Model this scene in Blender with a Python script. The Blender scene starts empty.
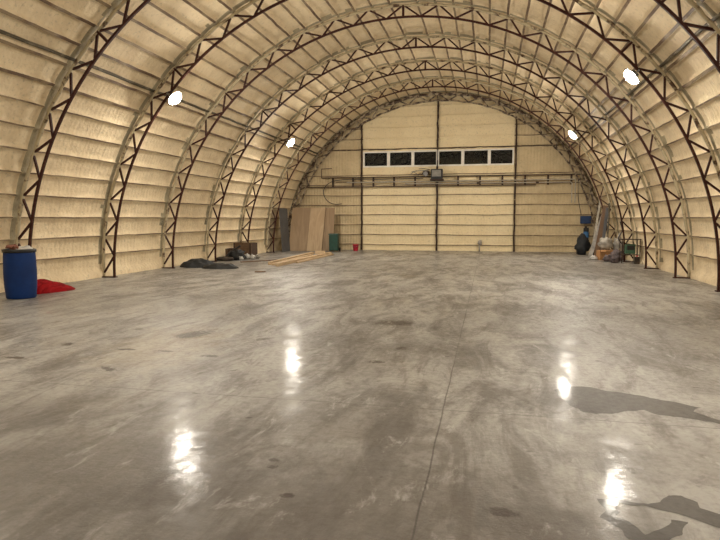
import bpy, math, random
from mathutils import Vector, Matrix, noise
random.seed(7)
PI = math.pi
R_ = math.radians
sc = bpy.context.scene
COL = sc.collection

# ------------------------------------------------------------------ hall data (metres)
RX, RZ, ZC = 7.465, 7.24, 0.118          # inner chord ellipse of the arches
STEP = 3.069                              # spacing of the arches
Y0 = 17.35                                # arch number 0
def fy(k): return Y0 + k * STEP
YEND = fy(4) + 0.25                       # inner face of the end wall
YFRONT = -3.6
XL, XM, XR = -3.87, -0.02, 3.74           # posts of the end wall

def arc(phi, off):                        # phi in degrees from the crown
    a = R_(phi)
    return ((RX + off) * math.sin(a), ZC + (RZ + off) * math.cos(a))

def ns(x, y, z, s=1.0): return noise.noise(Vector((x * s, y * s, z * s)))

# ------------------------------------------------------------------ materials
def newmat(name):
    m = bpy.data.materials.new(name); m.use_nodes = True
    nt = m.node_tree
    b = nt.nodes['Principled BSDF']
    return m, nt, b
def N(nt, t, **kw):
    n = nt.nodes.new(t)
    for k, v in kw.items():
        if k in n.inputs: n.inputs[k].default_value = v
        else: setattr(n, k, v)
    return n
def math_node(nt, op, a, b=None, clamp=False):
    n = nt.nodes.new('ShaderNodeMath'); n.operation = op; n.use_clamp = clamp
    for i, v in enumerate((a, b)):
        if v is None: continue
        if isinstance(v, (int, float)): n.inputs[i].default_value = v
        else: nt.links.new(v, n.inputs[i])
    return n.outputs[0]
def mix(nt, f, a, b):
    n = nt.nodes.new('ShaderNodeMix'); n.data_type = 'RGBA'
    for s, v in ((n.inputs[0], f), (n.inputs[6], a), (n.inputs[7], b)):
        if isinstance(v, (int, float)): s.default_value = v
        elif isinstance(v, tuple): s.default_value = (*v, 1)
        else: nt.links.new(v, s)
    return n.outputs[2]
def smooth(nt, v, lo, hi, a=0.0, b=1.0):
    n = nt.nodes.new('ShaderNodeMapRange'); n.interpolation_type = 'SMOOTHSTEP'
    nt.links.new(v, n.inputs[0])
    for i, x in enumerate((lo, hi, a, b)): n.inputs[i + 1].default_value = x
    return n.outputs[0]
def noise_tex(nt, vec, scale, detail=4, rough=0.55, dist=0.0):
    n = N(nt, 'ShaderNodeTexNoise', Scale=scale, Detail=detail, Roughness=rough, Distortion=dist)
    nt.links.new(vec, n.inputs['Vector']); return n.outputs['Fac']
def mapped(nt, vec, loc=(0, 0, 0), rot=(0, 0, 0), scl=(1, 1, 1), kind='POINT'):
    n = nt.nodes.new('ShaderNodeMapping'); n.vector_type = kind
    n.inputs['Location'].default_value = loc; n.inputs['Rotation'].default_value = rot
    n.inputs['Scale'].default_value = scl
    nt.links.new(vec, n.inputs['Vector']); return n.outputs[0]
def world_pos(nt): return nt.nodes.new('ShaderNodeNewGeometry').outputs['Position']
def obj_pos(nt): return nt.nodes.new('ShaderNodeTexCoord').outputs['Object']
def bump(nt, b, h, strength, dist, prev=None):
    n = N(nt, 'ShaderNodeBump', Strength=strength, Distance=dist)
    nt.links.new(h, n.inputs['Height'])
    if prev: nt.links.new(prev, n.inputs['Normal'])
    nt.links.new(n.outputs[0], b.inputs['Normal']); return n.outputs[0]

def simple(name, col, rough=0.6, metal=0.0, var=0.25, scale=6.0, col2=None, bumps=0.0, spec=0.5, coat=0.0):
    m, nt, b = newmat(name)
    p = obj_pos(nt)
    f = noise_tex(nt, p, scale, 5)
    c2 = col2 or tuple(max(0, c * (1 - var)) for c in col)
    nt.links.new(mix(nt, smooth(nt, f, 0.35, 0.65), c2, col), b.inputs['Base Color'])
    b.inputs['Roughness'].default_value = rough; b.inputs['Metallic'].default_value = metal
    b.inputs['Specular IOR Level'].default_value = spec
    b.inputs['Coat Weight'].default_value = coat
    if bumps: bump(nt, b, noise_tex(nt, p, scale * 4, 4), bumps, 0.01)
    return m

def foam_mat(name, col, col2, stripe_axis=None, stripe=0.35, dirty=(0.30, 0.27, 0.18), dirt=0.0):
    m, nt, b = newmat(name)
    p = world_pos(nt)
    f = noise_tex(nt, p, 1.3, 5, 0.6)
    c = mix(nt, smooth(nt, f, 0.3, 0.7), col2, col)
    f2 = noise_tex(nt, p, 14, 4, 0.6)
    c = mix(nt, smooth(nt, f2, 0.54, 0.72, 0, 0.38), c, dirty)
    if dirt:
        f3 = noise_tex(nt, p, 3.0, 5, 0.65)
        c = mix(nt, smooth(nt, f3, 0.62 - dirt, 0.72 - dirt, 0, 0.85), c, dirty)
    nt.links.new(c, b.inputs['Base Color'])
    b.inputs['Roughness'].default_value = 0.75
    b.inputs['Specular IOR Level'].default_value = 0.25
    n1 = bump(nt, b, noise_tex(nt, p, 6, 6, 0.65), 0.8, 0.05)
    n2 = bump(nt, b, noise_tex(nt, p, 45, 3, 0.6), 0.35, 0.008, n1)
    if stripe_axis:
        w = N(nt, 'ShaderNodeTexWave', Scale=2.1, Distortion=0.5, Detail=1.0, wave_type='BANDS', bands_direction=stripe_axis)
        nt.links.new(p, w.inputs['Vector'])
        bump(nt, b, w.outputs['Fac'], stripe, 0.02, n2)
    return m

FOAM_C, FOAM_D = (0.845, 0.71, 0.49), (0.70, 0.57, 0.38)
M = {}
M['foam'] = foam_mat('spray_foam', FOAM_C, FOAM_D, 'Y', 0.22)
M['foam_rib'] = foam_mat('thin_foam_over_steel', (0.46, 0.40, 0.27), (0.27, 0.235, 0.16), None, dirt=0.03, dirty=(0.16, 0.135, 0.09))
M['foam_end'] = foam_mat('end_wall_foam', (0.87, 0.745, 0.50), (0.81, 0.68, 0.44), 'X', 0.15)
M['foam_end_thin'] = foam_mat('thin_end_wall_foam', (0.68, 0.56, 0.36), (0.56, 0.45, 0.28), 'X', 0.7)

def purlin_mat():
    m, nt, b = newmat('purlin_edge_under_foam')
    p = world_pos(nt)
    f = noise_tex(nt, mapped(nt, p, scl=(1, 0.5, 1)), 2.2, 5, 0.65)
    nt.links.new(mix(nt, smooth(nt, f, 0.42, 0.58), (0.13, 0.08, 0.05), (0.27, 0.20, 0.12)), b.inputs['Base Color'])
    b.inputs['Roughness'].default_value = 0.7
    return m
M['purlin'] = purlin_mat()

def steel_mat(name, base, dust, amount, scale=9):
    m, nt, b = newmat(name)
    p = world_pos(nt)
    f = noise_tex(nt, p, scale, 5, 0.65)
    nt.links.new(mix(nt, smooth(nt, f, amount, amount + 0.14), base, dust), b.inputs['Base Color'])
    b.inputs['Roughness'].default_value = 0.62; b.inputs['Specular IOR Level'].default_value = 0.2
    bump(nt, b, noise_tex(nt, p, 30, 3), 0.3, 0.006)
    return m
M['steel'] = steel_mat('red_brown_primed_steel', (0.045, 0.014, 0.011), (0.075, 0.03, 0.02), 0.5)
M['steel_foamed'] = steel_mat('foam_spattered_steel', (0.10, 0.06, 0.04), (0.50, 0.43, 0.29), 0.36, 5)
M['steel_dirty'] = steel_mat('grimy_spattered_steel', (0.075, 0.05, 0.04), (0.42, 0.35, 0.25), 0.44, 6)
M['tie'] = steel_mat('grey_brown_tie_steel', (0.10, 0.085, 0.06), (0.20, 0.17, 0.12), 0.5, 4)
M['post'] = steel_mat('dark_post_steel', (0.055, 0.035, 0.028), (0.40, 0.31, 0.19), 0.60, 5)

def concrete(name, wet):
    m, nt, b = newmat(name)
    p = world_pos(nt)
    rot = mapped(nt, p, rot=(0, 0, R_(-22)), scl=(1.0, 0.42, 1.0))
    rot2 = mapped(nt, p, rot=(0, 0, R_(-70)), scl=(1.0, 0.30, 1.0))
    big = noise_tex(nt, p, 0.35, 4, 0.55, 0.6)
    midn = noise_tex(nt, rot, 1.3, 7, 0.68, 0.8)
    mid2 = noise_tex(nt, rot2, 2.2, 7, 0.7, 1.0)
    fine = noise_tex(nt, p, 16, 6, 0.7)
    c = mix(nt, smooth(nt, midn, 0.38, 0.60), (0.142, 0.132, 0.122), (0.355, 0.342, 0.32))
    c = mix(nt, smooth(nt, big, 0.38, 0.66, 0, 0.6), c, (0.33, 0.318, 0.298))
    c = mix(nt, smooth(nt, mid2, 0.49, 0.66, 0, 0.65), c, (0.115, 0.098, 0.083))
    c = mix(nt, smooth(nt, mid2, 0.42, 0.30, 0, 0.5), c, (0.420, 0.412, 0.395))
    c = mix(nt, smooth(nt, fine, 0.45, 0.75, 0, 0.35), c, (0.13, 0.115, 0.10))
    sep = nt.nodes.new('ShaderNodeSeparateXYZ'); nt.links.new(p, sep.inputs[0])
    X, Y = sep.outputs[0], sep.outputs[1]
    warp = math_node(nt, 'MULTIPLY', math_node(nt, 'SUBTRACT', noise_tex(nt, p, 3.2, 6, 0.65), 0.5), 1.6)
    warp2 = math_node(nt, 'ADD', warp, math_node(nt, 'MULTIPLY', math_node(nt, 'SUBTRACT', noise_tex(nt, p, 18, 5, 0.7), 0.5), 2.2))
    def ell(cx, cy, rx, ry, ang, warp=warp):
        q = mapped(nt, p, (cx, cy, 0), (0, 0, R_(ang)), (rx, ry, 1.0), 'TEXTURE')
        l = nt.nodes.new('ShaderNodeVectorMath'); l.operation = 'LENGTH'; nt.links.new(q, l.inputs[0])
        return math_node(nt, 'ADD', l.outputs['Value'], warp)
    # yellowish worn area and broad dark areas: stains, plus the foreground's dimmer light painted in
    c = mix(nt, smooth(nt, ell(-1.45, 6.7, 0.8, 1.5, 12), 1.15, 0.4, 0, 0.38), c, (0.40, 0.34, 0.24))
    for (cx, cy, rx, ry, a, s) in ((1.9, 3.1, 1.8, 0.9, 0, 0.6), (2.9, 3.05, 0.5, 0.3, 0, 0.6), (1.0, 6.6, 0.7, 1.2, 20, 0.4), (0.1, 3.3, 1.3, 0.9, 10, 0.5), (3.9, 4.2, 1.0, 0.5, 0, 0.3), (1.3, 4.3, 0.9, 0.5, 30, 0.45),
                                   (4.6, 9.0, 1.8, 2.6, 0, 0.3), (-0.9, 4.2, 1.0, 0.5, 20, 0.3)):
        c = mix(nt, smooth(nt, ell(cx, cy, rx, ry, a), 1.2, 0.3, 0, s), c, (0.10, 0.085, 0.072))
    # small oil spots and rust marks
    for (cx, cy, rx, ry, a) in ((-1.45, 5.49, .05, .13, 60), (-1.48, 7.45, .30, .16, 70), (-1.83, 6.38, .11, .04, 10), (-1.3, 6.4, .09, .04, 5),
                                (-.68, 6.27, .09, .05, 0), (-.42, 7.33, .06, .10, -30), (-2.47, 7.62, .07, .05, 0), (1.14, 3.49, .035, .03, 0),
                                (1.12, 3.6, .03, .025, 0), (.62, 4.35, .03, .02, 0), (-.13, 4.88, .03, .02, 0), (1.37, 3.14, .035, .03, 0),
                                (1.11, 8.9, .24, .2, 0), (1.46, 7.17, .06, .08, 0), (1.27, 6.4, .09, .05, 0), (-2.82, 5.72, .10, .04, 0),
                                (-2.75, 6.5, .06, .10, 30), (2.57, 3.2, .08, .05, 0)):
        c = mix(nt, smooth(nt, ell(cx, cy, rx * 1.25, ry * 1.25, a, warp2), 1.1, 0.6, 0, 0.9), c, (0.055, 0.042, 0.034))
    sm = noise_tex(nt, rot, 4.5, 8, 0.72, 0.5)
    c = mix(nt, smooth(nt, sm, 0.54, 0.70, 0, 0.65), c, (0.12, 0.112, 0.104))
    c = mix(nt, smooth(nt, sm, 0.44, 0.30, 0, 0.6), c, (0.50, 0.49, 0.47))
    spots = noise_tex(nt, p, 5.5, 2, 0.5)
    c = mix(nt, smooth(nt, spots, 0.70, 0.75, 0, 0.6), c, (0.07, 0.055, 0.045))
    # sawn joints
    wob = math_node(nt, 'MULTIPLY', math_node(nt, 'SUBTRACT', noise_tex(nt, p, 1.5, 5, 0.6), 0.5), 0.03)
    joint = None
    for axis, pos, w in ((X, 2.14, 0.006), (Y, 4.88, 0.006), (X, -3.9, 0.008), (Y, 11.2, 0.006), (Y, 17.5, 0.006)):
        d = math_node(nt, 'ABSOLUTE', math_node(nt, 'SUBTRACT', math_node(nt, 'ADD', axis, wob), pos))
        j = smooth(nt, d, w * 1.5, w * 0.4)
        joint = j if joint is None else math_node(nt, 'MAXIMUM', joint, j)
    jb = math_node(nt, 'MULTIPLY', joint, smooth(nt, midn, 0.3, 0.55, 0.25, 1.0))
    c = mix(nt, math_node(nt, 'MULTIPLY', jb, 0.75), c, (0.055, 0.045, 0.04))
    if wet:
        c = mix(nt, 0.82, c, (0.045, 0.04, 0.035))
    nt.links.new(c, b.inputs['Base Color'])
    r = smooth(nt, mid2, 0.35, 0.65, 0.38, 0.55)
    r = math_node(nt, 'ADD', r, smooth(nt, fine, 0.35, 0.7, -0.04, 0.10))
    if wet: r = smooth(nt, fine, 0.3, 0.7, 0.45, 0.6)
    nt.links.new(r, b.inputs['Roughness'])
    b.inputs['Specular IOR Level'].default_value = 0.3
    cw = noise_tex(nt, p, 2.6, 8, 0.75, 0.4)
    cwo = smooth(nt, cw, 0.40, 0.62, 0.06, 0.50)
    if wet: b.inputs['Coat Weight'].default_value = 0.22
    else: nt.links.new(math_node(nt, 'MULTIPLY', cwo, smooth(nt, fine, 0.40, 0.58, 0.3, 1.0)), b.inputs['Coat Weight'])
    nt.links.new(smooth(nt, mid2, 0.35, 0.65, 0.08, 0.22) if not wet else smooth(nt, fine, 0.3, 0.7, 0.05, 0.15), b.inputs['Coat Roughness'])
    n1 = bump(nt, b, noise_tex(nt, rot, 5, 6, 0.65), 0.26 if not wet else 0.06, 0.02)
    n2 = bump(nt, b, noise_tex(nt, p, 38, 5, 0.7), 0.8 if not wet else 0.5, 0.006, n1)
    return m
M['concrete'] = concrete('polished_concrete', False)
M['wet'] = concrete('wet_concrete', True)

M['glass'], nt, b = newmat('window_glass')
b.inputs['Base Color'].default_value = (0.80, 0.9, 0.9, 1); b.inputs['Transmission Weight'].default_value = 1
b.inputs['Roughness'].default_value = 0.03
M['white_frame'] = simple('white_window_frame', (0.86, 0.83, 0.76), 0.5, var=0.12)
M['barrel'] = simple('blue_barrel_plastic', (0.005, 0.032, 0.15), 0.6, spec=0.25, var=0.25, scale=3, bumps=0.05)
M['black'] = simple('black_plastic', (0.016, 0.016, 0.017), 0.5)
M['tarp'] = simple('dark_blue_grey_tarp', (0.015, 0.018, 0.022), 0.7, var=0.4, bumps=0.3)
M['blacktarp'] = simple('black_tarp', (0.010, 0.011, 0.012), 0.65, bumps=0.3)
M['red'] = simple('red_fabric', (0.36, 0.006, 0.010), 0.8, spec=0.15, var=0.5, scale=5, bumps=0.3)
M['redplastic'] = simple('red_plastic', (0.52, 0.02, 0.05), 0.45)
M['green'] = simple('dark_green_plastic', (0.010, 0.058, 0.042), 0.5, bumps=0.05)
M['machine'] = simple('green_enamel', (0.05, 0.15, 0.09), 0.5)
M['blue'] = simple('blue_enamel', (0.010, 0.045, 0.15), 0.5)
M['blue2'] = simple('bright_blue_plastic', (0.04, 0.17, 0.42), 0.45)
M['white'] = simple('white_plastic_sheet', (0.62, 0.60, 0.56), 0.5, var=0.35, bumps=0.3)
M['grey'] = simple('grey_metal', (0.27, 0.27, 0.27), 0.4, metal=0.5)
M['greysheet'] = simple('dark_grey_sheet', (0.10, 0.105, 0.115), 0.5, var=0.3, scale=2)
M['palemetal'] = simple('pale_galvanised_metal', (0.62, 0.60, 0.57), 0.35, metal=0.4, var=0.35)
M['cable'] = simple('black_cable', (0.03, 0.025, 0.025), 0.5)
M['conduit'] = simple('pale_conduit', (0.52, 0.48, 0.40), 0.45)
M['cardboard'] = simple('orange_brown_cardboard', (0.45, 0.235, 0.095), 0.75)
M['chip'] = simple('brown_chipboard', (0.19, 0.115, 0.068), 0.75, var=0.3, scale=25)
M['chip2'] = simple('dark_brown_board', (0.085, 0.05, 0.035), 0.75, var=0.3, scale=25)
M['rag'] = simple('grey_purple_cloth', (0.17, 0.135, 0.14), 0.8, var=0.6, scale=9, bumps=0.4)
M['greybag'] = simple('greyish_white_bag', (0.42, 0.39, 0.34), 0.6, var=0.5, scale=5, bumps=0.4)
M['darkcloth'] = simple('dark_brown_cloth', (0.06, 0.045, 0.035), 0.8, var=0.5, bumps=0.4)
M['glove'] = simple('red_brown_glove_cloth', (0.26, 0.10, 0.06), 0.7, bumps=0.3)
M['rubber'] = simple('lamp_housing_grey', (0.10, 0.10, 0.10), 0.5)
M['screen'] = simple('grey_panel', (0.26, 0.25, 0.23), 0.45)

def wood(name, a, bcol, rings=3.5, axis=(1, 1, 0.18)):
    m, nt, b = newmat(name)
    p = mapped(nt, obj_pos(nt), scl=axis)
    f = noise_tex(nt, p, rings, 6, 0.6, 1.6)
    c = mix(nt, smooth(nt, f, 0.36, 0.62), bcol, a)
    f2 = noise_tex(nt, mapped(nt, obj_pos(nt), scl=axis), rings * 9, 3, 0.5)
    c = mix(nt, smooth(nt, f2, 0.5, 0.75, 0, 0.35), c, bcol)
    nt.links.new(c, b.inputs['Base Color']); b.inputs['Roughness'].default_value = 0.6
    return m
M['ply'] = wood('tan_plywood', (0.40, 0.285, 0.175), (0.31, 0.215, 0.13), 2.5)
M['ply2'] = wood('light_pine_board', (0.52, 0.385, 0.24), (0.42, 0.30, 0.18), 4)
M['ply3'] = wood('brown_plywood', (0.33, 0.225, 0.125), (0.25, 0.165, 0.09), 2.5)
M['beam'] = wood('sawn_timber', (0.60, 0.445, 0.28), (0.44, 0.31, 0.18), 4, (1, 0.15, 1))
M['oldwood'] = wood('old_timber', (0.22, 0.14, 0.085), (0.12, 0.075, 0.045), 4, (0.3, 1, 1))
def emis():
    m, nt, b = newmat('lit_floodlight_lens')
    b.inputs['Base Color'].default_value = (0.9, 0.9, 0.9, 1)
    b.inputs['Emission Color'].default_value = (1.0, 0.92, 0.795, 1)
    b.inputs['Emission Strength'].default_value = 350
    return m
M['lens'] = emis()

# ------------------------------------------------------------------ mesh builder
class MB:
    def __init__(s): s.v = []; s.f = []; s.mi = []
    def face(s, idx, mi=0): s.f.append(tuple(idx)); s.mi.append(mi)
    def box(s, c, size, rot=None, taper=1.0, mi=0):
        n = len(s.v); hx, hy, hz = (d / 2 for d in size)
        for z in (-1, 1):
            t = taper if z > 0 else 1.0
            for x, y in ((-1, -1), (1, -1), (1, 1), (-1, 1)):
                p = Vector((x * hx * t, y * hy * t, z * hz))
                if rot is not None: p = rot @ p
                s.v.append(tuple(p + Vector(c)))
        for q in ((0, 3, 2, 1), (4, 5, 6, 7), (0, 1, 5, 4), (1, 2, 6, 5), (2, 3, 7, 6), (3, 0, 4, 7)):
            s.face([n + i for i in q], mi)
        return s
    def strut(s, p, q, w, t, side=Vector((0, 1, 0))):
        p, q = Vector(p), Vector(q); d = (q - p).normalized()
        u = side - d * side.dot(d); u.normalize(); v = d.cross(u)
        n = len(s.v)
        for e in (p, q):
            for a, b_ in ((-1, -1), (1, -1), (1, 1), (-1, 1)):
                s.v.append(tuple(e + v * (a * w / 2) + u * (b_ * t / 2)))
        for f in ((0, 3, 2, 1), (4, 5, 6, 7), (0, 1, 5, 4), (1, 2, 6, 5), (2, 3, 7, 6), (3, 0, 4, 7)):
            s.face([n + i for i in f])
        return s
    def sweep(s, pts, rfn, sides=8, square=False, jitter=0.0, ref=Vector((0, 1, 0))):
        pts = [Vector(p) for p in pts]; n0 = len(s.v); L = len(pts)
        for i, p in enumerate(pts):
            d = (pts[min(i + 1, L - 1)] - pts[max(i - 1, 0)]).normalized()
            u = ref - d * ref.dot(d)
            if u.length < 1e-3: u = Vector((0, 0, 1)) - d * d.z
            u.normalize(); v = d.cross(u); r = rfn(i) if callable(rfn) else rfn
            for k in range(sides):
                a = 2 * PI * (k + (0.5 if square else 0)) / sides
                rr = r * (1.41421 if square else 1)
                q = p + u * (math.cos(a) * rr) + v * (math.sin(a) * rr)
                if jitter: q += Vector((ns(*q, 3.1), ns(q.y, q.z, q.x, 3.7), ns(q.z, q.x, q.y, 2.9))) * jitter
                s.v.append(tuple(q))
        for i in range(L - 1):
            for k in range(sides):
                a = n0 + i * sides + k; b_ = n0 + i * sides + (k + 1) % sides
                s.face((a, b_, b_ + sides, a + sides))
        s.face([n0 + k for k in range(sides)][::-1]); s.face([n0 + (L - 1) * sides + k for k in range(sides)])
        return s
    def lathe(s, prof, seg=28, c=(0, 0, 0)):
        n0 = len(s.v)
        for r, z in prof:
            for k in range(seg):
                a = 2 * PI * k / seg; s.v.append((c[0] + r * math.cos(a), c[1] + r * math.sin(a), c[2] + z))
        for i in range(len(prof) - 1):
            for k in range(seg):
                a = n0 + i * seg + k; b_ = n0 + i * seg + (k + 1) % seg
                s.face((a, b_, b_ + seg, a + seg))
        s.face([n0 + k for k in range(seg)][::-1]); s.face([n0 + (len(prof) - 1) * seg + k for k in range(seg)])
        return s
    def blob(s, c, r, seed=0, rough=0.25, freq=2.0, seg=20, rings=12, flat=True):
        n0 = len(s.v)
        for i in range(rings + 1):
            th = PI * i / rings
            for k in range(seg):
                a = 2 * PI * k / seg
                d = Vector((math.sin(th) * math.cos(a), math.sin(th) * math.sin(a), math.cos(th)))
                m = 1 + rough * (noise.noise(d * freq + Vector((seed, 0, 0))) + 0.5 * noise.noise(d * freq * 2.3 + Vector((0, seed, 0))))
                p = Vector((d.x * r[0] * m, d.y * r[1] * m, d.z * r[2] * m))
                z = p.z + c[2]
                if flat: z = max(z, 0.003 + 0.0003 * i)
                s.v.append((p.x + c[0], p.y + c[1], z))
        for i in range(rings):
            for k in range(seg):
                a = n0 + i * seg + k; b_ = n0 + i * seg + (k + 1) % seg
                s.face((a, a + seg, b_ + seg, b_))
        return s
    def heap(s, hw, hd, hfn, nx=34, ny=26):
        # cloth heap: top surface by hfn(u,v), flat underside
        n0 = len(s.v)
        for j in range(ny + 1):
            for i in range(nx + 1):
                u, v = 2 * i / nx - 1, 2 * j / ny - 1
                # square -> disc with ragged rim
                x = u * math.sqrt(1 - v * v / 2); y = v * math.sqrt(1 - u * u / 2)
                rim = 1 + 0.16 * noise.noise(Vector((x * 1.7 + hw * 9, y * 1.7, 3)))
                s.v.append((x * hw * rim, y * hd * rim, max(0.006, hfn(x, y))))
        for j in range(ny):
            for i in range(nx):
                a = n0 + j * (nx + 1) + i; s.face((a, a + 1, a + nx + 2, a + nx + 1))
        rim_idx = [n0 + i for i in range(nx + 1)] + [n0 + j * (nx + 1) + nx for j in range(1, ny + 1)] + \
                  [n0 + ny * (nx + 1) + i for i in range(nx - 1, -1, -1)] + [n0 + j * (nx + 1) for j in range(ny - 1, 0, -1)]
        base = len(s.v)
        for q in rim_idx: s.v.append((s.v[q][0], s.v[q][1], 0.001))
        L = len(rim_idx)
        for i in range(L): s.face((rim_idx[i], base + i, base + (i + 1) % L, rim_idx[(i + 1) % L]))
        s.face([base + i for i in range(L)][::-1])
        return s
    def build(s, name, mat, parent=None, loc=None, rot=None, smooth_=False, bevel=0.0):
        me = bpy.data.meshes.new(name); me.from_pydata(s.v, [], s.f)
        for m in (mat if isinstance(mat, (list, tuple)) else [mat]): me.materials.append(m)
        for p, mi in zip(me.polygons, s.mi): p.material_index = mi; p.use_smooth = smooth_
        me.update(); me.validate()
        o = bpy.data.objects.new(name, me); COL.objects.link(o)
        if parent: o.parent = parent
        if loc is not None: o.location = loc
        if rot is not None: o.rotation_euler = rot
        if bevel:
            bv = o.modifiers.new('bevel', 'BEVEL'); bv.width = bevel; bv.segments = 2; bv.limit_method = 'ANGLE'
        return o

def tag(o, label, cat, group=None):
    o['label'] = label; o['category'] = cat
    if group: o['group'] = group
    return o
def thing(name, label, cat, loc, rz=0, group=None, rot=None):
    o = bpy.data.objects.new(name, None); COL.objects.link(o); o.empty_display_size = 0.2
    o.location = loc; o.rotation_euler = rot if rot else (0, 0, rz)
    return tag(o, label, cat, group)
def struct(o): o['kind'] = 'structure'; return o

# ------------------------------------------------------------------ floor
mb = MB()
mb.box((0, (YFRONT + YEND) / 2, -0.15), (16.6, YEND - YFRONT + 1.0, 0.3))
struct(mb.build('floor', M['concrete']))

# ------------------------------------------------------------------ foam shell (left wall, ceiling, right wall)
PUR = [90 - 3.79 * k for k in range(24)]             # angles of the purlins on one side
def profile():
    """list of (phi, offset, is_purlin_edge_start)"""
    out = []
    half = 3.79
    for sgn in (-1, 1):
        ph = sorted(PUR)
        for p in ph:
            for f, off, tip in ((-0.30, 0.470, 0), (-0.075, 0.460, 0), (-0.034, 0.418, 1), (0.034, 0.414, 0), (0.075, 0.460, 0), (0.30, 0.470, 0), (0.5, 0.473, 0)):
                a = p + f * half
                if a > 88.6: continue
                if p < 58 and abs(f) < 0.05: off -= 0.022; f *= 1.5; a = p + f * half
                if p < 58 and 0.05 < abs(f) < 0.08: a = p + f * 1.25 * half
                out.append((sgn * a, off, tip if sgn > 0 else None, f))
    res = []
    for a, off, tip, f in sorted(out, key=lambda t: t[0]):
        res.append([a, off, (abs(abs(f) - 0.034) < 1e-6 or abs(abs(f) - 0.051) < 1e-6)])
    return res
PROF = profile()
# floor skirts: thicker foam foot
def skirt(sgn): return [(sgn * 89.2, 0.47, False), (sgn * 90.0, 0.37, False), (sgn * 90.85, 0.36, False)]
PROF = [list(t) for t in skirt(-1)][::-1] + PROF + [list(t) for t in skirt(1)]
FRAMES = [fy(k) for k in range(-6, 5)]
def near_frame(y): return min(abs(y - f) for f in FRAMES)
ys = []
y = YFRONT
while y < YEND + 0.30:
    ys.append(y); y += 0.13 if near_frame(y) > 0.25 else 0.06
def shell_part(name, lo, hi):
    rows = [r for r in PROF if lo - 0.01 <= r[0] <= hi + 0.01]
    mb = MB(); nr = len(rows)
    for yy in ys:
        nf = near_frame(yy)
        for a, off, tip in rows:
            x, z = arc(a, 0); n_ = ns(x, yy, z, 1.2) * 0.024 + ns(x, yy, z, 4.5) * 0.024
            o = off + n_ + (ns(x, yy, z, 0.9) * 0.02 if tip else 0)
            if abs(a) > 89: o += ns(x, yy, z, 2.0) * 0.05
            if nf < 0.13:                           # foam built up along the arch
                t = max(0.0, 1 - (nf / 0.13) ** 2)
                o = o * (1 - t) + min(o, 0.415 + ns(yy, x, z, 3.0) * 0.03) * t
            x, z = arc(a, o)
            # wavy purlin edges
            if abs(a) < 89: z += ns(x, yy, z, 2.3) * 0.010
            mb.v.append((x, yy, z if abs(a) < 90.8 else -0.02))
    for j in range(len(ys) - 1):
        ym = (ys[j] + ys[j + 1]) / 2; nf = near_frame(ym)
        for i in range(nr - 1):
            a = j * nr + i
            mi = 1 if (rows[i][2] and rows[i + 1][2] and abs(rows[i + 1][0] - rows[i][0]) < 0.6) else 0
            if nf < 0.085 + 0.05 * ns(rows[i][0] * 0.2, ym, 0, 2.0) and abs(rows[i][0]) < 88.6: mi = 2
            mb.face((a, a + nr, a + nr + 1, a + 1), mi)
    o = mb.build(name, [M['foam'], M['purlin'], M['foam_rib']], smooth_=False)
    for p in o.data.polygons: p.use_smooth = (p.material_index != 1)
    return struct(o)
cut = [r[0] for r in PROF]
CUT = min((c_ for c_ in cut if c_ > 44), key=lambda c_: abs(c_ - 46))
CUTL = max((c_ for c_ in cut if c_ < -44), key=lambda c_: -abs(c_ + 46))
shell_part('wall_left', -91, CUTL)
shell_part('ceiling', CUTL, CUT)
shell_part('wall_right', CUT, 91)

# ------------------------------------------------------------------ end wall
WX0, WX1, WZ0, WZ1 = -3.80, 3.66, 4.20, 5.00
ZL = [0.28, 0.79, 1.30, 1.80, 2.29, 2.79, 3.31, 3.80, 5.10, 5.62, 6.14, 6.66, 7.16]
def end_wall():
    xs = set(); x = -8.0
    while x < 8.01: xs.add(round(x, 3)); x += 0.16
    xs = sorted([q for q in xs if min(abs(q - WX0), abs(q - WX1)) > 0.05] + [WX0, WX1])
    zs = {}
    z = 0.0
    while z < 7.9: zs[round(z, 3)] = 0; z += 0.13
    zz = [q for q in zs if all(abs(q - l) > 0.075 for l in ZL) and min(abs(q - WZ0), abs(q - WZ1)) > 0.05]
    rows = [(q, 0) for q in zz] + [(WZ0, 0), (WZ1, 0)]
    for l in ZL: rows += [(l - 0.055, 0), (l - 0.022, 1), (l + 0.022, 1), (l + 0.055, 0)]
    rows.sort()
    mb = MB(); nx = len(xs)
    for z, tip in rows:
        for x in xs:
            yy = YEND + ns(x, 5, z, 1.1) * 0.02 + ns(x, 9, z, 3.5) * 0.012
            dz = 0.0
            if tip: yy -= 0.045 + ns(x, 2, z, 1.4) * 0.035
            if z > 0 and abs(z - WZ0) > .01 and abs(z - WZ1) > .01: dz = ns(x, 3, round(z, 0), 0.8) * 0.03
            elif z == 0: dz = -0.02; yy -= 0.06 + 0.05 * ns(x, 1, 1, 2)
            if abs(z - WZ0) < .01 or abs(z - WZ1) < .01 or x in (WX0, WX1): yy = YEND
            mb.v.append((x, yy, z + dz))
    for j in range(len(rows) - 1):
        zc = (rows[j][0] + rows[j + 1][0]) / 2
        for i in range(nx - 1):
            xc = (xs[i] + xs[i + 1]) / 2
            if math.hypot(xc / (RX + 0.72), (zc - ZC) / (RZ + 0.72)) > 1: continue
            if WX0 < xc < WX1 and WZ0 < zc < WZ1: continue
            a = j * nx + i
            inside = XL < xc < XR
            mi = 2 if (rows[j][1] and rows[j + 1][1]) else (0 if inside else 1)
            if mi == 2 and rows[j][0] > 5.3 and inside: mi = 0
            mb.face((a, a + 1, a + nx + 1, a + nx), mi)
    o = mb.build('wall_back', [M['foam_end'], M['foam_end_thin'], M['purlin']])
    for p in o.data.polygons: p.use_smooth = True
    struct(o)
end_wall()
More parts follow.
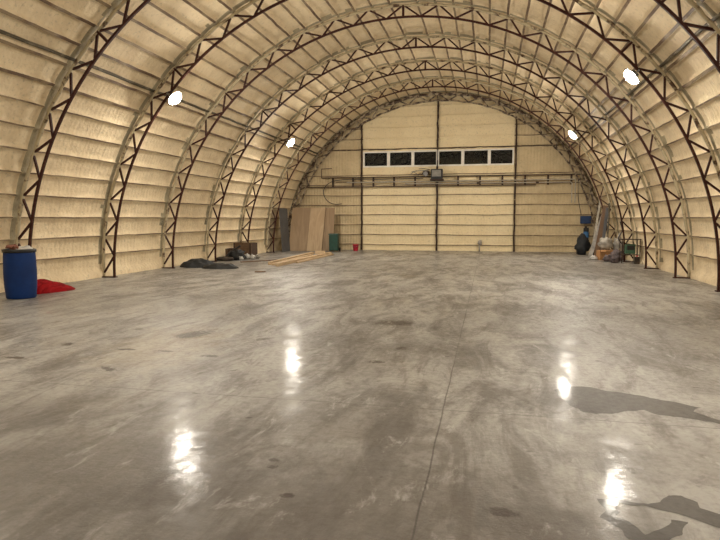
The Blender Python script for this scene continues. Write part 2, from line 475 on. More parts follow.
# wall behind the photographer
mb = MB()
segs = 40
mb.v.append((0, YFRONT, 0))
for i in range(segs + 1):
    x, z = arc(-90.9 + 181.8 * i / segs, 0.55); mb.v.append((x, YFRONT, max(0, z)))
for i in range(segs): mb.face((0, i + 1, i + 2))
struct(mb.build('wall_front', M['foam_end']))

# windows of the end wall
wx = [WX0, -2.49, -1.255, XM, 1.215, 2.49, WX1]
for i in range(6):
    a, b_ = wx[i], wx[i + 1]; w = b_ - a; h = WZ1 - WZ0
    root = bpy.data.objects.new('window_%d' % (i + 1), None); COL.objects.link(root); root.location = ((a + b_) / 2, YEND, WZ0)
    struct(root)
    f = MB(); t = 0.075
    f.box((-w / 2 + t / 2, 0.0, h / 2), (t, 0.09, h)).box((w / 2 - t / 2, 0.0, h / 2), (t, 0.09, h))
    f.box((0, 0.0, t / 2), (w - 2 * t, 0.09, t)).box((0, 0.0, h - t / 2), (w - 2 * t, 0.09, t))
    f.build('window_frame', M['white_frame'], root, bevel=0.006)
    g = MB(); g.box((0, 0.01, h / 2), (w - 2 * t + 0.01, 0.012, h - 2 * t + 0.01)); g.build('pane', M['glass'], root)

# posts and rails of the end wall
def rough_bar(name, p, q, r, mat, jit=0.03, lumps=True, n=40):
    p, q = Vector(p), Vector(q)
    pts = [p.lerp(q, i / n) for i in range(n + 1)]
    mb = MB(); mb.sweep(pts, lambda i: r * (1 + 0.35 * noise.noise(Vector((i * 0.7, r * 50, p.x)))), 6, jitter=jit, ref=Vector((0, 1, 0)) if abs((q - p).normalized().y) < 0.9 else Vector((1, 0, 0)))
    return mb.build(name, mat, smooth_=True)
def wall_top(x, off=0.0): return ZC + (RZ + off) * math.sqrt(max(0, 1 - (x / (RX + off)) ** 2))
struct(rough_bar('trim_1', (XL, YEND - 0.06, 0), (XL, YEND - 0.06, wall_top(XL, 0.1)), 0.045, M['post']))
struct(rough_bar('trim_2', (XM, YEND - 0.08, 0), (XM, YEND - 0.08, 4.19), 0.052, M['post']))
struct(rough_bar('trim_3', (XM, YEND - 0.08, 5.02), (XM, YEND - 0.08, wall_top(0, 0.3)), 0.05, M['post']))
struct(rough_bar('trim_4', (XR, YEND - 0.06, 0), (XR, YEND - 0.06, wall_top(XR, 0.1)), 0.045, M['post']))
struct(rough_bar('trim_5', (-5.6, YEND - 0.04, 5.09), (5.7, YEND - 0.04, 5.09), 0.030, M['post'], n=90))
m5 = MB(); m5.box((XM, YEND - 0.07, 4.60), (0.05, 0.05, 0.82)); struct(m5.build('trim_6', M['grey']))

# ladder-like rail girder across the end wall
gir = thing('rail_girder', 'long dark ladder-like steel rail girder running across the end wall under the windows', 'rail', (0, YEND - 0.22, -0.05))
MB().strut((-5.95, 0, 3.74), (7.0, 0, 3.74), 0.055, 0.05, Vector((0, 0, 1))).build('top_rail', M['post'], gir)
MB().strut((-6.9, 0, 3.27), (3.0, 0, 3.27), 0.05, 0.05, Vector((0, 0, 1))).build('bottom_rail', M['post'], gir)
MB().strut((3.0, 0, 3.27), (4.7, 0, 3.27), 0.03, 0.05, Vector((0, 0, 1))).build('bottom_rail', M['post'], gir)
MB().sweep([(-5.95, 0, 3.74), (-5.95, 0, 4.2), (-5.4, 0, 4.22)], 0.022, 6).build('end_hook', M['post'], gir)
MB().strut((-5.2, 0.05, 3.52), (7.0, 0.05, 3.52), 0.03, 0.03, Vector((0, 0, 1))).build('middle_rail', M['post'], gir)
x = -5.35
while x < 6.7:
    MB().box((x, 0.02, 3.5), (0.09, 0.05, 0.46)).build('spacer', M['post'], gir); x += 1.06
# anchor brackets back to the wall
for x in (-5.6, -1.9, 1.9, 5.9):
    MB().box((x, 0.12, 3.74), (0.05, 0.24, 0.05)).build('bracket', M['post'], gir)
cp = thing('conduit_pipe', 'upper pale conduit running along the end wall and dropping down at its right end', 'pipe', (0, YEND - 0.30, 0), group='pale conduits on the end wall')
MB().sweep([(-4.6, 0, 3.44), (0, 0, 3.44), (6.40, 0, 3.46), (6.46, 0, 3.44), (6.48, 0, 3.38), (6.48, 0, 2.35)], 0.026, 8, ref=Vector((0, 1, 0))).build('pipe', M['conduit'], cp)
cp2 = thing('conduit_pipe', 'lower pale conduit running along the end wall, turning down just inside the upper one', 'pipe', (0, YEND - 0.30, 0), group='pale conduits on the end wall')
MB().sweep([(-1.6, 0, 3.335), (0, 0, 3.335), (6.26, 0, 3.33), (6.31, 0, 3.30), (6.33, 0, 3.24), (6.33, 0, 2.35)], 0.024, 8).build('pipe', M['conduit'], cp2)
MB().box((2.0, 0, 3.33), (0.16, 0.08, 0.09)).build('coupling', M['post'], cp2)
MB().box((4.75, 0, 3.33), (0.14, 0.08, 0.09)).build('coupling', M['post'], cp2)

# motor box on the centre post
mot = thing('motor_box', 'dark grey box with a pale grey front panel mounted under the middle of the windows', 'motor', (0.0, YEND - 0.52, 3.48))
MB().box((0, 0, 0.29), (0.56, 0.36, 0.50)).build('housing', M['black'], mot, bevel=0.02)
MB().box((-0.01, -0.19, 0.33), (0.44, 0.03, 0.32)).build('front_panel', M['screen'], mot, bevel=0.01)
MB().box((0, 0.0, 0.02), (0.66, 0.42, 0.05)).build('base_plate', M['post'], mot, bevel=0.005)
MB().strut((0, 0.0, 0.53), (0, 0.28, 0.98), 0.07, 0.05, Vector((1, 0, 0))).build('mounting_arm', M['post'], mot)
MB().box((0, 0.27, 0.40), (0.3, 0.22, 0.18)).build('back_bracket', M['post'], mot)
gb = thing('gear_linkage', 'tangle of small dark gears, rods and cables left of the motor box', 'machinery', (-0.72, YEND - 0.36, 3.82))
MB().box((0.18, 0, 0.05), (0.30, 0.2, 0.16)).build('gear_case', M['post'], gb, bevel=0.02)
MB().lathe([(0.10, -0.06), (0.12, -0.05), (0.12, 0.05), (0.10, 0.06)], 16).build('wheel', M['grey'], gb, (0.16, -0.14, -0.02), (PI / 2, 0, 0))
for i, (x0, z0, x1, z1) in enumerate(((-0.55, 0.10, 0.3, 0.16), (-0.45, -0.06, 0.2, -0.02), (-0.5, 0.12, -0.2, -0.1), (-0.2, 0.24, 0.35, 0.2), (-0.6, -0.02, -0.3, 0.16))):
    MB().sweep([(x0, 0, z0), ((x0 + x1) / 2, 0.02, (z0 + z1) / 2 + 0.03), (x1, 0, z1)], 0.018, 6).build('rod', M['post'] if i % 2 else M['grey'], gb)
MB().box((0.0, 0.16, 0.03), (0.06, 0.28, 0.05)).build('bracket', M['post'], gb)

# looped cable on the left of the end wall
pts = [(-0.7, 3.60), (-2.5, 3.585), (-4.0, 3.60), (-4.8, 3.58), (-5.35, 3.50), (-5.70, 3.28), (-5.83, 2.98), (-5.74, 2.66), (-5.5, 2.43), (-5.2, 2.34), (-4.85, 2.36)]
def spline(p, n=6):
    out = []
    P = [Vector(q) for q in p]; P = [2 * P[0] - P[1]] + P + [2 * P[-1] - P[-2]]
    for i in range(1, len(P) - 2):
        for j in range(n):
            t = j / n; a, b_, c_, d = P[i - 1:i + 3]
            out.append(0.5 * ((2 * b_) + (c_ - a) * t + (2 * a - 5 * b_ + 4 * c_ - d) * t * t + (3 * b_ - a - 3 * c_ + d) * t ** 3))
    out.append(P[-2]); return out
tag(MB().sweep(spline([(x, YEND - 0.30, z) for x, z in pts]), 0.022, 6).build('hanging_cable', M['cable'], smooth_=True),
    'black cable hanging in a loop beside the rails above the plywood', 'cable')
tag(MB().sweep(spline([(6.62, YEND - 0.12, 3.6), (6.63, YEND - 0.13, 3.0), (6.66, YEND - 0.14, 2.5), (6.80, YEND - 0.2, 1.76)]), 0.016, 6).build('power_cable', M['cable'], smooth_=True),
    'thin dark cable running down the end wall to the blue control box', 'cable')
tag(MB().blob((2.10, YEND - 0.16, 0.42), (0.11, 0.08, 0.13), 3, 0.4, flat=False).sweep([(2.08, YEND - 0.16, 0.32), (2.1, YEND - 0.17, 0.18), (2.1, YEND - 0.16, 0.0)], 0.035, 7).build('pipe_stub', M['greybag'], smooth_=True),
    'small pale lump of foam on a pipe stub low on the end wall', 'pipe')

# ------------------------------------------------------------------ arch trusses
def chord_pts(off, n=150):
    pts = []
    x, z = arc(-90, off); pts.append((x, 0, 0.012))
    for i in range(n + 1):
        x, z = arc(-90 + 180 * i / n, off); pts.append((x, 0, z))
    x, z = arc(90, off); pts.append((x, 0, 0.012)); return pts
OUT = 0.325
def P3(phi, off): x, z = arc(phi, off); return Vector((x, 0, z))
TR = {}
def mesh_of(mb, name, mat, smooth_=False):
    o = mb.build(name, mat, smooth_=smooth_); me = o.data; bpy.data.objects.remove(o); return me
def truss_meshes(kind):
    L = []
    ms = M['steel'] if kind == 'plain' else M['steel_dirty']
    mo = M['steel_foamed'] if kind == 'plain' else M['steel_dirty']
    mb = MB().sweep(chord_pts(0), 0.026 if kind == 'plain' else 0.036, 4, square=True, jitter=0.0 if kind == 'plain' else 0.05)
    L.append(('inner_chord', mesh_of(mb, 'inner_chord', ms)))
    mb = MB().sweep(chord_pts(OUT, 300), (lambda i: 0.040 + 0.012 * noise.noise(Vector((i * 0.37, 1, 2)))) if kind == 'plain' else (lambda i: 0.075 + 0.035 * noise.noise(Vector((i * 0.4, 5, 2)))), 8, jitter=0.02 if kind == 'plain' else 0.11)
    L.append(('outer_chord', mesh_of(mb, 'outer_chord', mo, True)))
    w, t = (0.042, 0.046) if kind == 'plain' else (0.055, 0.055)
    me_list = []
    for b_ in range(24):
        a0 = -90 + 7.5 * b_          # outer node to inner node to outer node
        for pa, pb, ia in ((a0, a0 + 3.75, -1), (a0 + 7.5, a0 + 3.75, 1)):
            gi, go = 0.27, 0.32
            oa = pa - ia * go
            zz = P3(oa, OUT - 0.02); qq = P3(pb + ia * gi, 0.02)
            if pa <= -90 or pa >= 90:
                zz = P3(pa - ia * 0.1, OUT - 0.02)
            me_list.append(('diagonal_brace', mesh_of(MB().strut(zz, qq, w, t), 'diagonal_brace', ms)))
    L += me_list
    for a in (-45, 0, 45):
        L.append(('splice_post', mesh_of(MB().strut(P3(a, 0.0), P3(a, OUT), 0.062 if a == 0 else 0.05, 0.075), 'splice_post', ms)))
    for sg in (-1, 1):
        xi, _ = arc(sg * 90, 0); xo, _ = arc(sg * 90, OUT)
        L.append(('base_plate', mesh_of(MB().box(((xi + xo) / 2, 0, 0.014), (OUT + 0.10, 0.13, 0.026)), 'base_plate', ms)))
    return L
TR['plain'] = truss_meshes('plain'); TR['end'] = truss_meshes('end')
TLAB = {
    4: 'grimy foam-spattered steel arch truss standing against the end wall, last of the row',
    3: 'dark brown lattice arch truss second from the end wall, beside the dark grey sheet',
    2: 'dark brown lattice arch truss third from the end wall, carrying the two far floodlights',
    1: 'dark brown lattice arch truss fourth from the end wall, just before the crates',
    0: 'dark brown arch truss fifth from the end wall, left foot at the dark tarp heap',
    -1: 'dark brown lattice arch truss sixth from the end wall, carrying the two brightest floodlights',
    -2: 'dark brown lattice arch truss seventh from the end wall, left foot behind the blue barrel',
    -3: 'dark brown lattice arch truss one bay nearer than the one behind the blue barrel',
    -4: 'dark brown lattice arch truss two bays nearer than the one behind the blue barrel',
}
for k in range(-4, 5):
    root = thing('arch_truss', TLAB[k], 'truss', (0, fy(k), 0), group='steel arch trusses of the hall')
    for nm, me in TR['end' if k == 4 else 'plain']:
        o = bpy.data.objects.new(nm, me); COL.objects.link(o); o.parent = root
        if k == 4 and nm == 'outer_chord': o['label'] = 'outer chord thickly coated with dirty foam'

# longitudinal ties under the shell
for sg, word in ((-1, 'left'), (1, 'right')):
    pts = []
    y = YFRONT + 0.1
    while y < YEND - 0.2:
        x, z = arc(sg * 51.0, 0.425); pts.append((x, y, z + 0.006 * math.sin(y * 2.1))); y += 0.5
    tag(MB().sweep(pts, 0.036, 6, jitter=0.02, ref=Vector((0, 0, 1))).build('tie_beam', M['tie'], smooth_=True),
        'long dark steel tie running the length of the hall high on the %s side' % word, 'beam', 'longitudinal tie beams')

# ------------------------------------------------------------------ floodlights
def floodlight(k, sg, label, phi=49.3):
    x, z = arc(sg * phi, -0.17)
    root = thing('floodlight', label, 'lamp', (x, fy(k), z), group='floodlights on the arches')
    d = Vector((-sg * 0.72, -0.02, -0.66)).normalized()
    root.rotation_euler = d.to_track_quat('-Z', 'Y').to_euler()
    # local -Z is the beam direction
    MB().lathe([(0.19, -0.012), (0.222, -0.022), (0.225, -0.006), (0.15, 0.03), (0.10, 0.06), (0.02, 0.065)], 28).build('housing', M['rubber'], root, smooth_=True)
    f = MB()
    for i in range(6): f.box((-0.08 + i * 0.032, 0, 0.065), (0.008, 0.15, 0.05))
    f.build('cooling_fins', M['rubber'], root)
    MB().lathe([(0.185, -0.010), (0.188, -0.022), (0.176, -0.060), (0.142, -0.090), (0.085, -0.112), (0.02, -0.120)], 28).build('lens', M['lens'], root, smooth_=True)
    br = MB(); br.strut((-0.21, 0, 0.0), (-0.21, 0, 0.12), 0.012, 0.04).strut((0.21, 0, 0), (0.21, 0, 0.12), 0.012, 0.04).strut((-0.21, 0, 0.115), (0.21, 0, 0.115), 0.012, 0.04)
    br.build('bracket', M['grey'], root)
floodlight(-1, -1, 'glaring white floodlight on the near left arch, largest glow at upper left')
floodlight(-1, 1, 'glaring white floodlight on the near right arch, largest glow at upper right')
floodlight(2, -1, 'smaller glaring floodlight on the far left arch, above the plywood side')
floodlight(2, 1, 'smallest pale floodlight on the far right arch near the end wall')
floodlight(-4, -1, 'floodlight on the left of the arch nearest the photographer')  # this pair is added out of view, at the regular spacing, to light the foreground
floodlight(-4, 1, 'floodlight on the right of the arch nearest the photographer')
# ------------------------------------------------------------------ wet patches on the floor
def patch(outline, label, z=0.0015):
    cx = sum(p[0] for p in outline) / len(outline); cy = sum(p[1] for p in outline) / len(outline)
    pts = []
    L = len(outline)
    for i in range(L):
        a, b_ = Vector(outline[i]), Vector(outline[(i + 1) % L])
        for j in range(6):
            p = a.lerp(b_, j / 6); e = Vector((ns(p.x, p.y, 1, 11), ns(p.x, p.y, 7, 11))) * 0.035
            pts.append(p + e)
    bm_v = [(p.x - cx, p.y - cy, z) for p in pts]
    mb = MB(); mb.v = bm_v; mb.face(list(range(len(pts))))
    o = mb.build('wet_patch', M['wet'], loc=(cx, cy, 0)); return tag(o, label, 'puddle', 'wet patches on the floor')
W1 = [(3.13, 5.69), (3.21, 5.82), (3.46, 5.86), (3.55, 5.78), (3.86, 5.65), (4.11, 5.52), (4.27, 5.39), (4.18, 5.27), (4.32, 5.09), (4.45, 4.96), (4.28, 4.99), (4.16, 5.06), (3.89, 5.12), (3.79, 5.21), (3.67, 5.18), (3.51, 5.07), (3.37, 5.04), (3.26, 5.09), (3.21, 5.22), (3.16, 5.38), (3.13, 5.52)]
patch(W1, 'long dark wet patch on the concrete, stretching right from a lamp reflection')
W3 = [(3.14, 3.47), (3.24, 3.475), (3.40, 3.47), (3.47, 3.51), (3.52, 3.61), (3.60, 3.62), (3.68, 3.54), (3.68, 3.46), (3.76, 3.41), (3.81, 3.33), (3.77, 3.25), (3.65, 3.30), (3.57, 3.35), (3.49, 3.40), (3.42, 3.43), (3.32, 3.44), (3.22, 3.44),
      (3.20, 3.35), (3.18, 3.28), (3.25, 3.22), (3.29, 3.12), (3.36, 3.16), (3.44, 3.23), (3.47, 3.30), (3.54, 3.30), (3.49, 3.17), (3.38, 3.07), (3.27, 2.98), (3.20, 3.04), (3.17, 3.15), (3.09, 3.25), (3.14, 3.36)]
patch(W3, 'ragged ring-shaped dark wet patch at the bottom right corner of the floor')

# ------------------------------------------------------------------ left side objects
bar = thing('barrel', 'tall blue plastic barrel with a black rim standing against the left wall', 'barrel', (-6.75, 10.18, 0))
bar.scale = (1, 1, 1.07)
prof = [(0.255, 0.0), (0.272, 0.02), (0.278, 0.10), (0.292, 0.22), (0.296, 0.30), (0.294, 0.32), (0.297, 0.34), (0.300, 0.48), (0.296, 0.62), (0.294, 0.64), (0.296, 0.66), (0.292, 0.78), (0.284, 0.88), (0.284, 0.915), (0.262, 0.915), (0.262, 0.80), (0.02, 0.80)]
MB().lathe(prof, 40).build('body', M['barrel'], bar, smooth_=True)
MB().lathe([(0.286, 0.865), (0.306, 0.87), (0.308, 0.925), (0.286, 0.93), (0.268, 0.93), (0.268, 0.916), (0.284, 0.914)], 40).build('rim', M['black'], bar, smooth_=True)
sp = MB(); sp.blob((0.06, 0.02, 0.89), (0.17, 0.15, 0.085), 4, 0.5, flat=False)
tag(sp.build('plastic_bag', M['white'], loc=(-6.72, 10.18, 0.065), smooth_=True), 'crumpled white plastic bag stuffed into the top of the blue barrel', 'bag')
gl = MB(); gl.blob((0, 0, 0.93), (0.085, 0.07, 0.07), 8, 0.35, flat=False)
for i in range(4):
    bx = -0.07 + i * 0.035
    gl.sweep([(bx, -0.02, 0.94), (bx + 0.0, -0.07, 0.985), (bx + 0.005, -0.12, 0.97 - 0.006 * i), (bx + 0.01, -0.145, 0.93)], lambda j: 0.020 - 0.002 * j, 7, ref=Vector((1, 0, 0)))
gl.sweep([(0.07, 0.0, 0.93), (0.11, -0.03, 0.95), (0.135, -0.06, 0.935)], 0.021, 7, ref=Vector((0, 0, 1)))
tag(gl.build('work_glove', M['glove'], loc=(-6.81, 10.12, 0.085), smooth_=True), 'reddish-brown work glove lying on top of the blue barrel', 'glove')

def fold(x, y, seed, f1=5.0, amp=0.3):
    a = abs(math.sin((x * 0.5 + y * 1.0) * f1 + 2.5 * noise.noise(Vector((x * 1.3, y * 1.3, seed)))))
    return 1 - amp + amp * a + 0.3 * noise.noise(Vector((x * 2.6, y * 2.6, seed)))
def red_h(x, y):
    r = math.hypot(x, y); e = max(0, 1 - r ** 2.6)
    ridge = 0.55 - 0.38 * y
    return 0.40 * e ** 0.6 * ridge * fold(y * 0.35, x * 1.3, 2.0, 8.5, 0.6)
tag(MB().heap(0.30, 0.60, red_h, 40, 40).build('red_tarp', M['red'], loc=(-6.93, 11.28, 0), rot=(0, 0, R_(-9)), smooth_=True),
    'crumpled bright red plastic sheet lying on the floor beside the blue barrel', 'tarp')
def heap_h(seed, h, k=2.4, f1=5.0):
    return lambda x, y: h * max(0, 1 - math.hypot(x, y) ** k) ** 0.7 * fold(x, y, seed, f1, 0.22)
tag(MB().heap(0.62, 0.60, heap_h(5.0, 0.27)).build('tarp_heap', M['tarp'], loc=(-7.02, 18.2, 0), smooth_=True),
    'dark blue-grey tarpaulin heaped on the floor by the left wall, higher and further left', 'tarp', 'dark tarpaulins by the left wall')
tag(MB().heap(0.58, 0.36, heap_h(9.0, 0.15, 5.0, 4.0)).build('tarp_heap', M['blacktarp'], loc=(-5.98, 17.70, 0), rot=(0, 0, R_(8)), smooth_=True),
    'flat folded black tarpaulin lying right of the higher dark heap', 'tarp', 'dark tarpaulins by the left wall')

# wooden crate and junk
def crate(loc, size, rz, label, mat, rim):
    w, d, h = size
    r = thing('wooden_crate', label, 'crate', loc, rz, group='brown crates by the left wall')
    t = 0.025
    MB().box((0, -d / 2, h / 2), (w, t, h)).build('front_panel', mat, r)
    MB().box((0, d / 2, h / 2), (w, t, h)).build('back_panel', mat, r)
    MB().box((-w / 2 + t / 2, 0, h / 2), (t, d - t, h)).build('side_panel', mat, r)
    MB().box((w / 2 - t / 2, 0, h / 2), (t, d - t, h)).build('side_panel', rim, r)
    MB().box((0, 0, 0.03), (w - 2 * t, d - t, 0.02)).build('bottom_board', mat, r)
    for sx in (-1, 1): MB().box((sx * (w / 2 - 0.05), -d / 2 - 0.02, h / 2), (0.07, 0.02, h)).build('batten', rim, r)
    return r
crate((-7.24, 22.72, 0), (0.82, 0.50, 0.62), R_(-6), 'large brown chipboard crate by the left wall with rubbish in front', M['chip'], M['chip2'])
crate((-7.46, 21.95, 0), (0.46, 0.42, 0.42), R_(8), 'low dark brown crate left of the large chipboard crate', M['chip2'], M['chip'])
tag(MB().blob((0, 0, 0.16), (0.30, 0.24, 0.24), 12, 0.7, 2.6).build('rubbish_bag', M['blacktarp'], loc=(-7.08, 21.45, 0), smooth_=True),
    'black rubbish bag slumped in front of the brown crates', 'bag')
tag(MB().sweep(spline([(-7.50, 21.15, 0.03), (-7.3, 21.25, 0.25), (-7.1, 21.4, 0.43), (-6.9, 21.45, 0.56)]), 0.035, 7).build('black_pipe', M['black'], smooth_=True),
    'black pipe sticking up out of the rubbish by the crates', 'pipe')
for i, (dx, dy, r, z) in enumerate(((-6.78, 21.75, 0.12, 0.12), (-6.62, 21.95, 0.11, 0.08), (-6.83, 21.30, 0.10, 0.06), (-6.50, 22.15, 0.09, 0.10))):
    tag(MB().blob((0, 0, z), (r, r * 0.8, r * 0.8), 20 + i, 0.8, 3).build('crumpled_sheet', M['white'] if i != 3 else M['greybag'], loc=(dx, dy, 0), smooth_=True),
        ['white crumpled plastic against the black rubbish bag', 'white crumpled plastic in front of the large crate, middle of the scraps',
         'white plastic scrap nearest the camera in the rubbish', 'grey crumpled scrap furthest right before the large crate'][i], 'rubbish', 'plastic scraps by the crates')
tag(MB().blob((0, 0, 0.05), (0.34, 0.22, 0.1), 31, 0.5, 3).build('cloth_rag', M['darkcloth'], loc=(-7.35, 20.98, 0), smooth_=True),
    'dark brown rag on the floor left of the black rubbish bag', 'rag')

# timbers on the floor
def timber(a, b_, w, h, z, label, mat=None, grp='long pale timbers on the floor'):
    a, b_ = Vector(a), Vector(b_); d = b_ - a; L = d.length; ang = math.atan2(-d.x, d.y)
    o = MB().box((0, L / 2, h / 2), (w, L, h)).build('timber_beam', mat or M['beam'], loc=(a.x, a.y, z), rot=(0, 0, ang), bevel=0.006)
    return tag(o, label, 'timber', grp)
timber((-4.93, 19.4), (-5.22, 25.6), 0.125, 0.11, 0.0, 'pale square timber on the floor, leftmost of the long beams')
timber((-4.70, 19.15), (-4.98, 24.6), 0.11, 0.07, 0.0, 'thin pale plank lying between the two thick long beams')
timber((-4.42, 18.75), (-4.44, 25.75), 0.125, 0.11, 0.0, 'pale square timber on the floor, rightmost of the long beams')
timber((-4.24, 20.3), (-4.22, 25.3), 0.09, 0.06, 0.0, 'slim pale batten lying right along the rightmost thick beam')
timber((-5.2, 25.9), (-4.75, 25.95), 0.16, 0.14, 0.0, 'short pale timber block behind the far ends of the beams')
timber((-4.32, 16.55), (-4.02, 16.68), 0.09, 0.04, 0.0, 'short brown piece of board lying alone on the floor before the beams', M['oldwood'], None)
timber((-6.35, 20.2), (-5.4, 21.6), 0.09, 0.04, 0.0, 'dark old batten on the floor left of the long beams', M['oldwood'], None)

# sheets leaning against the end
def sheet(x0, x1, yfoot, h, t, lean, rz, label, mat, name='plywood_sheet', grp='plywood sheets leaning by the end wall'):
    w = x1 - x0
    o = MB().box((0, 0, h / 2), (w, t, h)).build(name, mat, loc=((x0 + x1) / 2, yfoot, 0.006), rot=(R_(-lean), 0, R_(rz)), bevel=0.003)
    return tag(o, label, 'sheet', grp)
sheet(-7.28, -6.10, 28.15, 2.30, 0.02, 20, 0, 'wide tan plywood sheet leaning at the left of the pale boards', M['ply'])
sheet(-6.28, -5.52, 28.05, 2.28, 0.02, 20, 0, 'light pine sheet leaning in the middle, in front of the tan plywood', M['ply2'])
sheet(-5.66, -5.00, 28.22, 2.28, 0.02, 20, 6, 'brown plywood sheet leaning at the right beside the green bin', M['ply3'])
tag(MB().box((0, 0, 1.05), (0.02, 1.15, 2.1)).build('metal_sheet', M['greysheet'], loc=(-7.16, 27.52, 0.006), rot=(0, R_(-4), 0), bevel=0.003),
    'narrow dark grey sheet leaning left of the plywood', 'sheet')
# bin and bucket
wb = thing('waste_bin', 'dark green wheeled waste bin standing right of the plywood sheets', 'bin', (-4.84, 27.93, 0), R_(4))
MB().box((0, 0, 0.44), (0.44, 0.46, 0.78)).build('body', M['green'], wb, bevel=0.03)
for i in range(0, 0): pass
MB().box((0, 0, 0.855), (0.50, 0.54, 0.05), taper=0.9).build('lid', M['green'], wb, bevel=0.012)
MB().sweep([(-0.2, 0.27, 0.82), (-0.2, 0.34, 0.84), (0.2, 0.34, 0.84), (0.2, 0.27, 0.82)], 0.014, 6, ref=Vector((0, 0, 1))).build('handle', M['black'], wb)
for sx in (-1, 1):
    MB().lathe([(0.02, -0.025), (0.09, -0.025), (0.1, -0.01), (0.1, 0.01), (0.09, 0.025), (0.02, 0.025)], 18).build('wheel', M['black'], wb, (sx * 0.25, 0.18, 0.1), (0, PI / 2, 0))
bk = thing('bucket', 'small red plastic bucket on the floor at the foot of the end wall', 'bucket', (-3.97, 28.85, 0))
MB().lathe([(0.11, 0.0), (0.115, 0.01), (0.15, 0.29), (0.16, 0.30), (0.16, 0.32), (0.145, 0.32), (0.108, 0.02), (0.01, 0.02)], 24).build('body', M['redplastic'], bk, smooth_=True)
MB().sweep([(0.155 * math.cos(a), -0.16 * math.sin(a), 0.30 - 0.10 * math.sin(a)) for a in [PI * i / 12 for i in range(13)]], 0.006, 6, ref=Vector((0, 0, 1))).build('handle', M['grey'], bk)

# ------------------------------------------------------------------ right side objects
cb = thing('control_box', 'dark blue control box fixed on the end wall at the right', 'box', (7.00, YEND - 0.22, 1.30))
MB().box((0, 0, 0.25), (0.48, 0.20, 0.36)).build('housing', M['blue'], cb, bevel=0.02)
cdoor = MB().box((0.02, -0.11, 0.25), (0.34, 0.02, 0.26)).build('door', M['blue'], cb, bevel=0.006)
MB().box((0.17, -0.13, 0.24), (0.03, 0.02, 0.08)).build('handle', M['black'], cdoor)
ds = thing('hand_pump', 'blue dispenser with a black head hanging on the end wall below the blue control box', 'pump', (7.03, YEND - 0.22, 0.58))
MB().lathe([(0.02, 0.0), (0.12, 0.01), (0.13, 0.04), (0.13, 0.34), (0.11, 0.40), (0.05, 0.42)], 20).build('tank', M['blue2'], ds, smooth_=True)
MB().box((0, 0, 0.50), (0.22, 0.18, 0.18)).build('head', M['black'], ds, bevel=0.02)
MB().box((0, 0.10, 0.42), (0.10, 0.06, 0.5)).build('wall_bracket', M['black'], ds)

def lean(a, b_, w, t, name, label, mat, side, grp='long pieces leaning on the right arch'):
    return tag(MB().strut(a, b_, w, t, Vector(side)).build(name, mat, bevel=0.004), label, 'board', grp)
lean((6.72, 26.35, 0.01), (7.20, 26.47, 1.75), 0.16, 0.03, 'metal_channel', 'pale shiny metal channel leaning outermost on the second arch from the end', M['palemetal'], (0, 1, 0.0))
lean((6.92, 26.15, 0.01), (7.28, 26.43, 2.15), 0.20, 0.025, 'board', 'wide grey-brown board leaning just right of the pale metal channel', M['chip'], (0, 1, 0))
lean((7.10, 26.00, 0.02), (7.33, 26.30, 2.05), 0.12, 0.04, 'board', 'dark board leaning behind the grey-brown one, tallest of them', M['greysheet'], (0, 1, 0))
lean((6.80, 26.60, 0.02), (7.14, 26.72, 2.55), 0.07, 0.05, 'post', 'slim pale post leaning inside the arch behind the metal channel', M['conduit'], (0, 1, 0))
tag(MB().sweep(spline([(7.22, 25.75, 0.02), (7.30, 25.95, 0.8), (7.36, 26.1, 1.5), (7.38, 26.2, 2.25)]), 0.035, 8).build('pipe', M['tie'], smooth_=True),
    'dark pipe leaning at the right of the boards on the arch', 'pipe', 'long pieces leaning on the right arch')
tag(MB().blob((0, 0, 0.40), (0.30, 0.30, 0.44), 41, 0.4, 2.5).build('sack', M['tarp'], loc=(6.62, 27.75, 0), smooth_=True),
    'dark bulging sack on the floor left of the leaning pale channel', 'sack')
tag(MB().blob((0, 0, 0.34), (0.22, 0.24, 0.36), 43, 0.4, 2.5).build('sack', M['darkcloth'], loc=(7.12, 27.35, 0), smooth_=True),
    'dark brown sack standing behind the leaning boards', 'sack')
tag(MB().blob((0, 0, 0.22), (0.26, 0.26, 0.26), 45, 0.4, 2.5).build('sack', M['greybag'], loc=(7.02, 24.75, 0.39), smooth_=True),
    'greyish white bag sitting on the orange cardboard box', 'bag')
bxr = thing('cardboard_box', 'orange-brown cardboard box on the floor under the greyish white bag', 'box', (6.96, 24.55, 0), R_(10))
MB().box((0, 0, 0.19), (0.50, 0.40, 0.38)).build('carton', M['cardboard'], bxr, bevel=0.01)
MB().box((-0.15, -0.26, 0.36), (0.18, 0.16, 0.008), Matrix.Rotation(R_(25), 3, 'X')).build('flap', M['cardboard'], bxr)
tag(MB().blob((0, 0, 0.05), (0.14, 0.12, 0.1), 47, 0.6, 3).build('crumpled_sheet', M['white'], loc=(6.55, 24.5, 0), smooth_=True),
    'small white crumpled sheet left of the orange cardboard box', 'rubbish')
for i, (x, y, r, h, m_, lb) in enumerate(((7.34, 24.0, 0.24, 0.22, 'rag', 'grey-purple rags heaped right of the cardboard box'),
                                          (6.92, 23.62, 0.18, 0.14, 'rag', 'low grey-purple rag pile nearest in front of the cardboard box'),
                                          (7.52, 24.85, 0.18, 0.50, 'greybag', 'tall greyish bag standing against the right wall behind the rags'),
                                          (7.00, 22.85, 0.13, 0.16, 'rag', 'small grey rag bundle by the legs of the steel bench'))):
    tag(MB().blob((0, 0, h * 0.75), (r, r, h), 50 + i, 0.55, 2.8).build('cloth_heap', M[m_], loc=(x, y, 0), smooth_=True), lb, 'rags', 'rags and bags by the right wall')
bench = thing('steel_bench', 'thin-legged steel bench against the right wall above the green machine', 'bench', (7.52, 22.95, 0))
MB().box((0, 0, 0.86), (0.66, 0.46, 0.03)).build('bench_top', M['post'], bench, bevel=0.004)
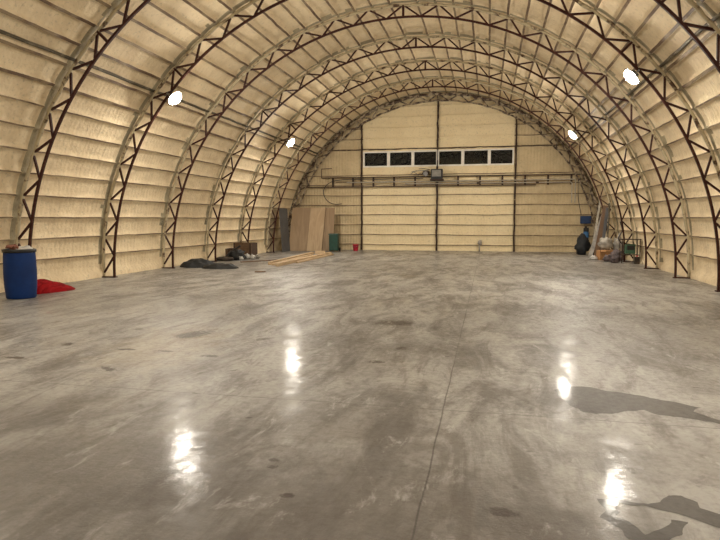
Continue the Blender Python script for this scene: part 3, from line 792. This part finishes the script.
for sx in (-1, 1):
    for sy in (-1, 1): MB().box((sx * 0.30, sy * 0.20, 0.4225), (0.022, 0.022, 0.845)).build('leg', M['post'], bench)
MB().box((0, 0, 0.30), (0.60, 0.40, 0.02)).build('shelf', M['post'], bench)
gm = thing('compressor', 'green machine with a dark grille on the shelf of the steel bench', 'machine', (7.52, 22.93, 0.31))
MB().box((0, 0, 0.20), (0.32, 0.28, 0.34)).build('housing', M['machine'], gm, bevel=0.02)
MB().box((0.0, -0.145, 0.25), (0.24, 0.02, 0.16)).build('grille', M['black'], gm, bevel=0.005)
MB().sweep([(-0.12, 0, 0.38), (-0.12, 0, 0.45), (0.12, 0, 0.45), (0.12, 0, 0.38)], 0.012, 6).build('handle', M['black'], gm)
jc = thing('jerry_can', 'small dark canister on the floor at the foot of the right wall', 'can', (7.66, 22.45, 0))
MB().box((0, 0, 0.13), (0.18, 0.14, 0.26)).build('body', M['darkcloth'], jc, bevel=0.02)
MB().lathe([(0.025, 0.26), (0.03, 0.30), (0.02, 0.31)], 12).build('cap', M['redplastic'], jc)
tag(MB().sweep(spline([(7.42, 24.22, 1.5), (7.50, 24.2, 1.15), (7.36, 24.1, 0.85), (7.5, 24.05, 0.6), (7.48, 23.9, 0.3)]), 0.022, 7).build('hose', M['cable'], smooth_=True),
    'dark hose drooping down the right wall to the rags', 'hose')

# ------------------------------------------------------------------ world, camera, view
w = bpy.data.worlds.new('night'); sc.world = w; w.use_nodes = True
w.node_tree.nodes['Background'].inputs[0].default_value = (0.002, 0.003, 0.004, 1)
w.node_tree.nodes['Background'].inputs[1].default_value = 0.5
cam = bpy.data.cameras.new('camera'); cam.sensor_width = 36; cam.lens = 590.4 / 720 * 36; cam.clip_start = 0.05; cam.clip_end = 200
co = bpy.data.objects.new('camera', cam); COL.objects.link(co)
co.location = (2.4795, 0, 1.6); co.rotation_euler = (PI / 2 - 0.0866, 0, 0.2126)
sc.camera = co
sc.view_settings.view_transform = 'Standard'; sc.view_settings.look = 'None'; sc.view_settings.gamma = 1
sc.view_settings.use_curve_mapping = False
sc.view_settings.exposure = 0.98
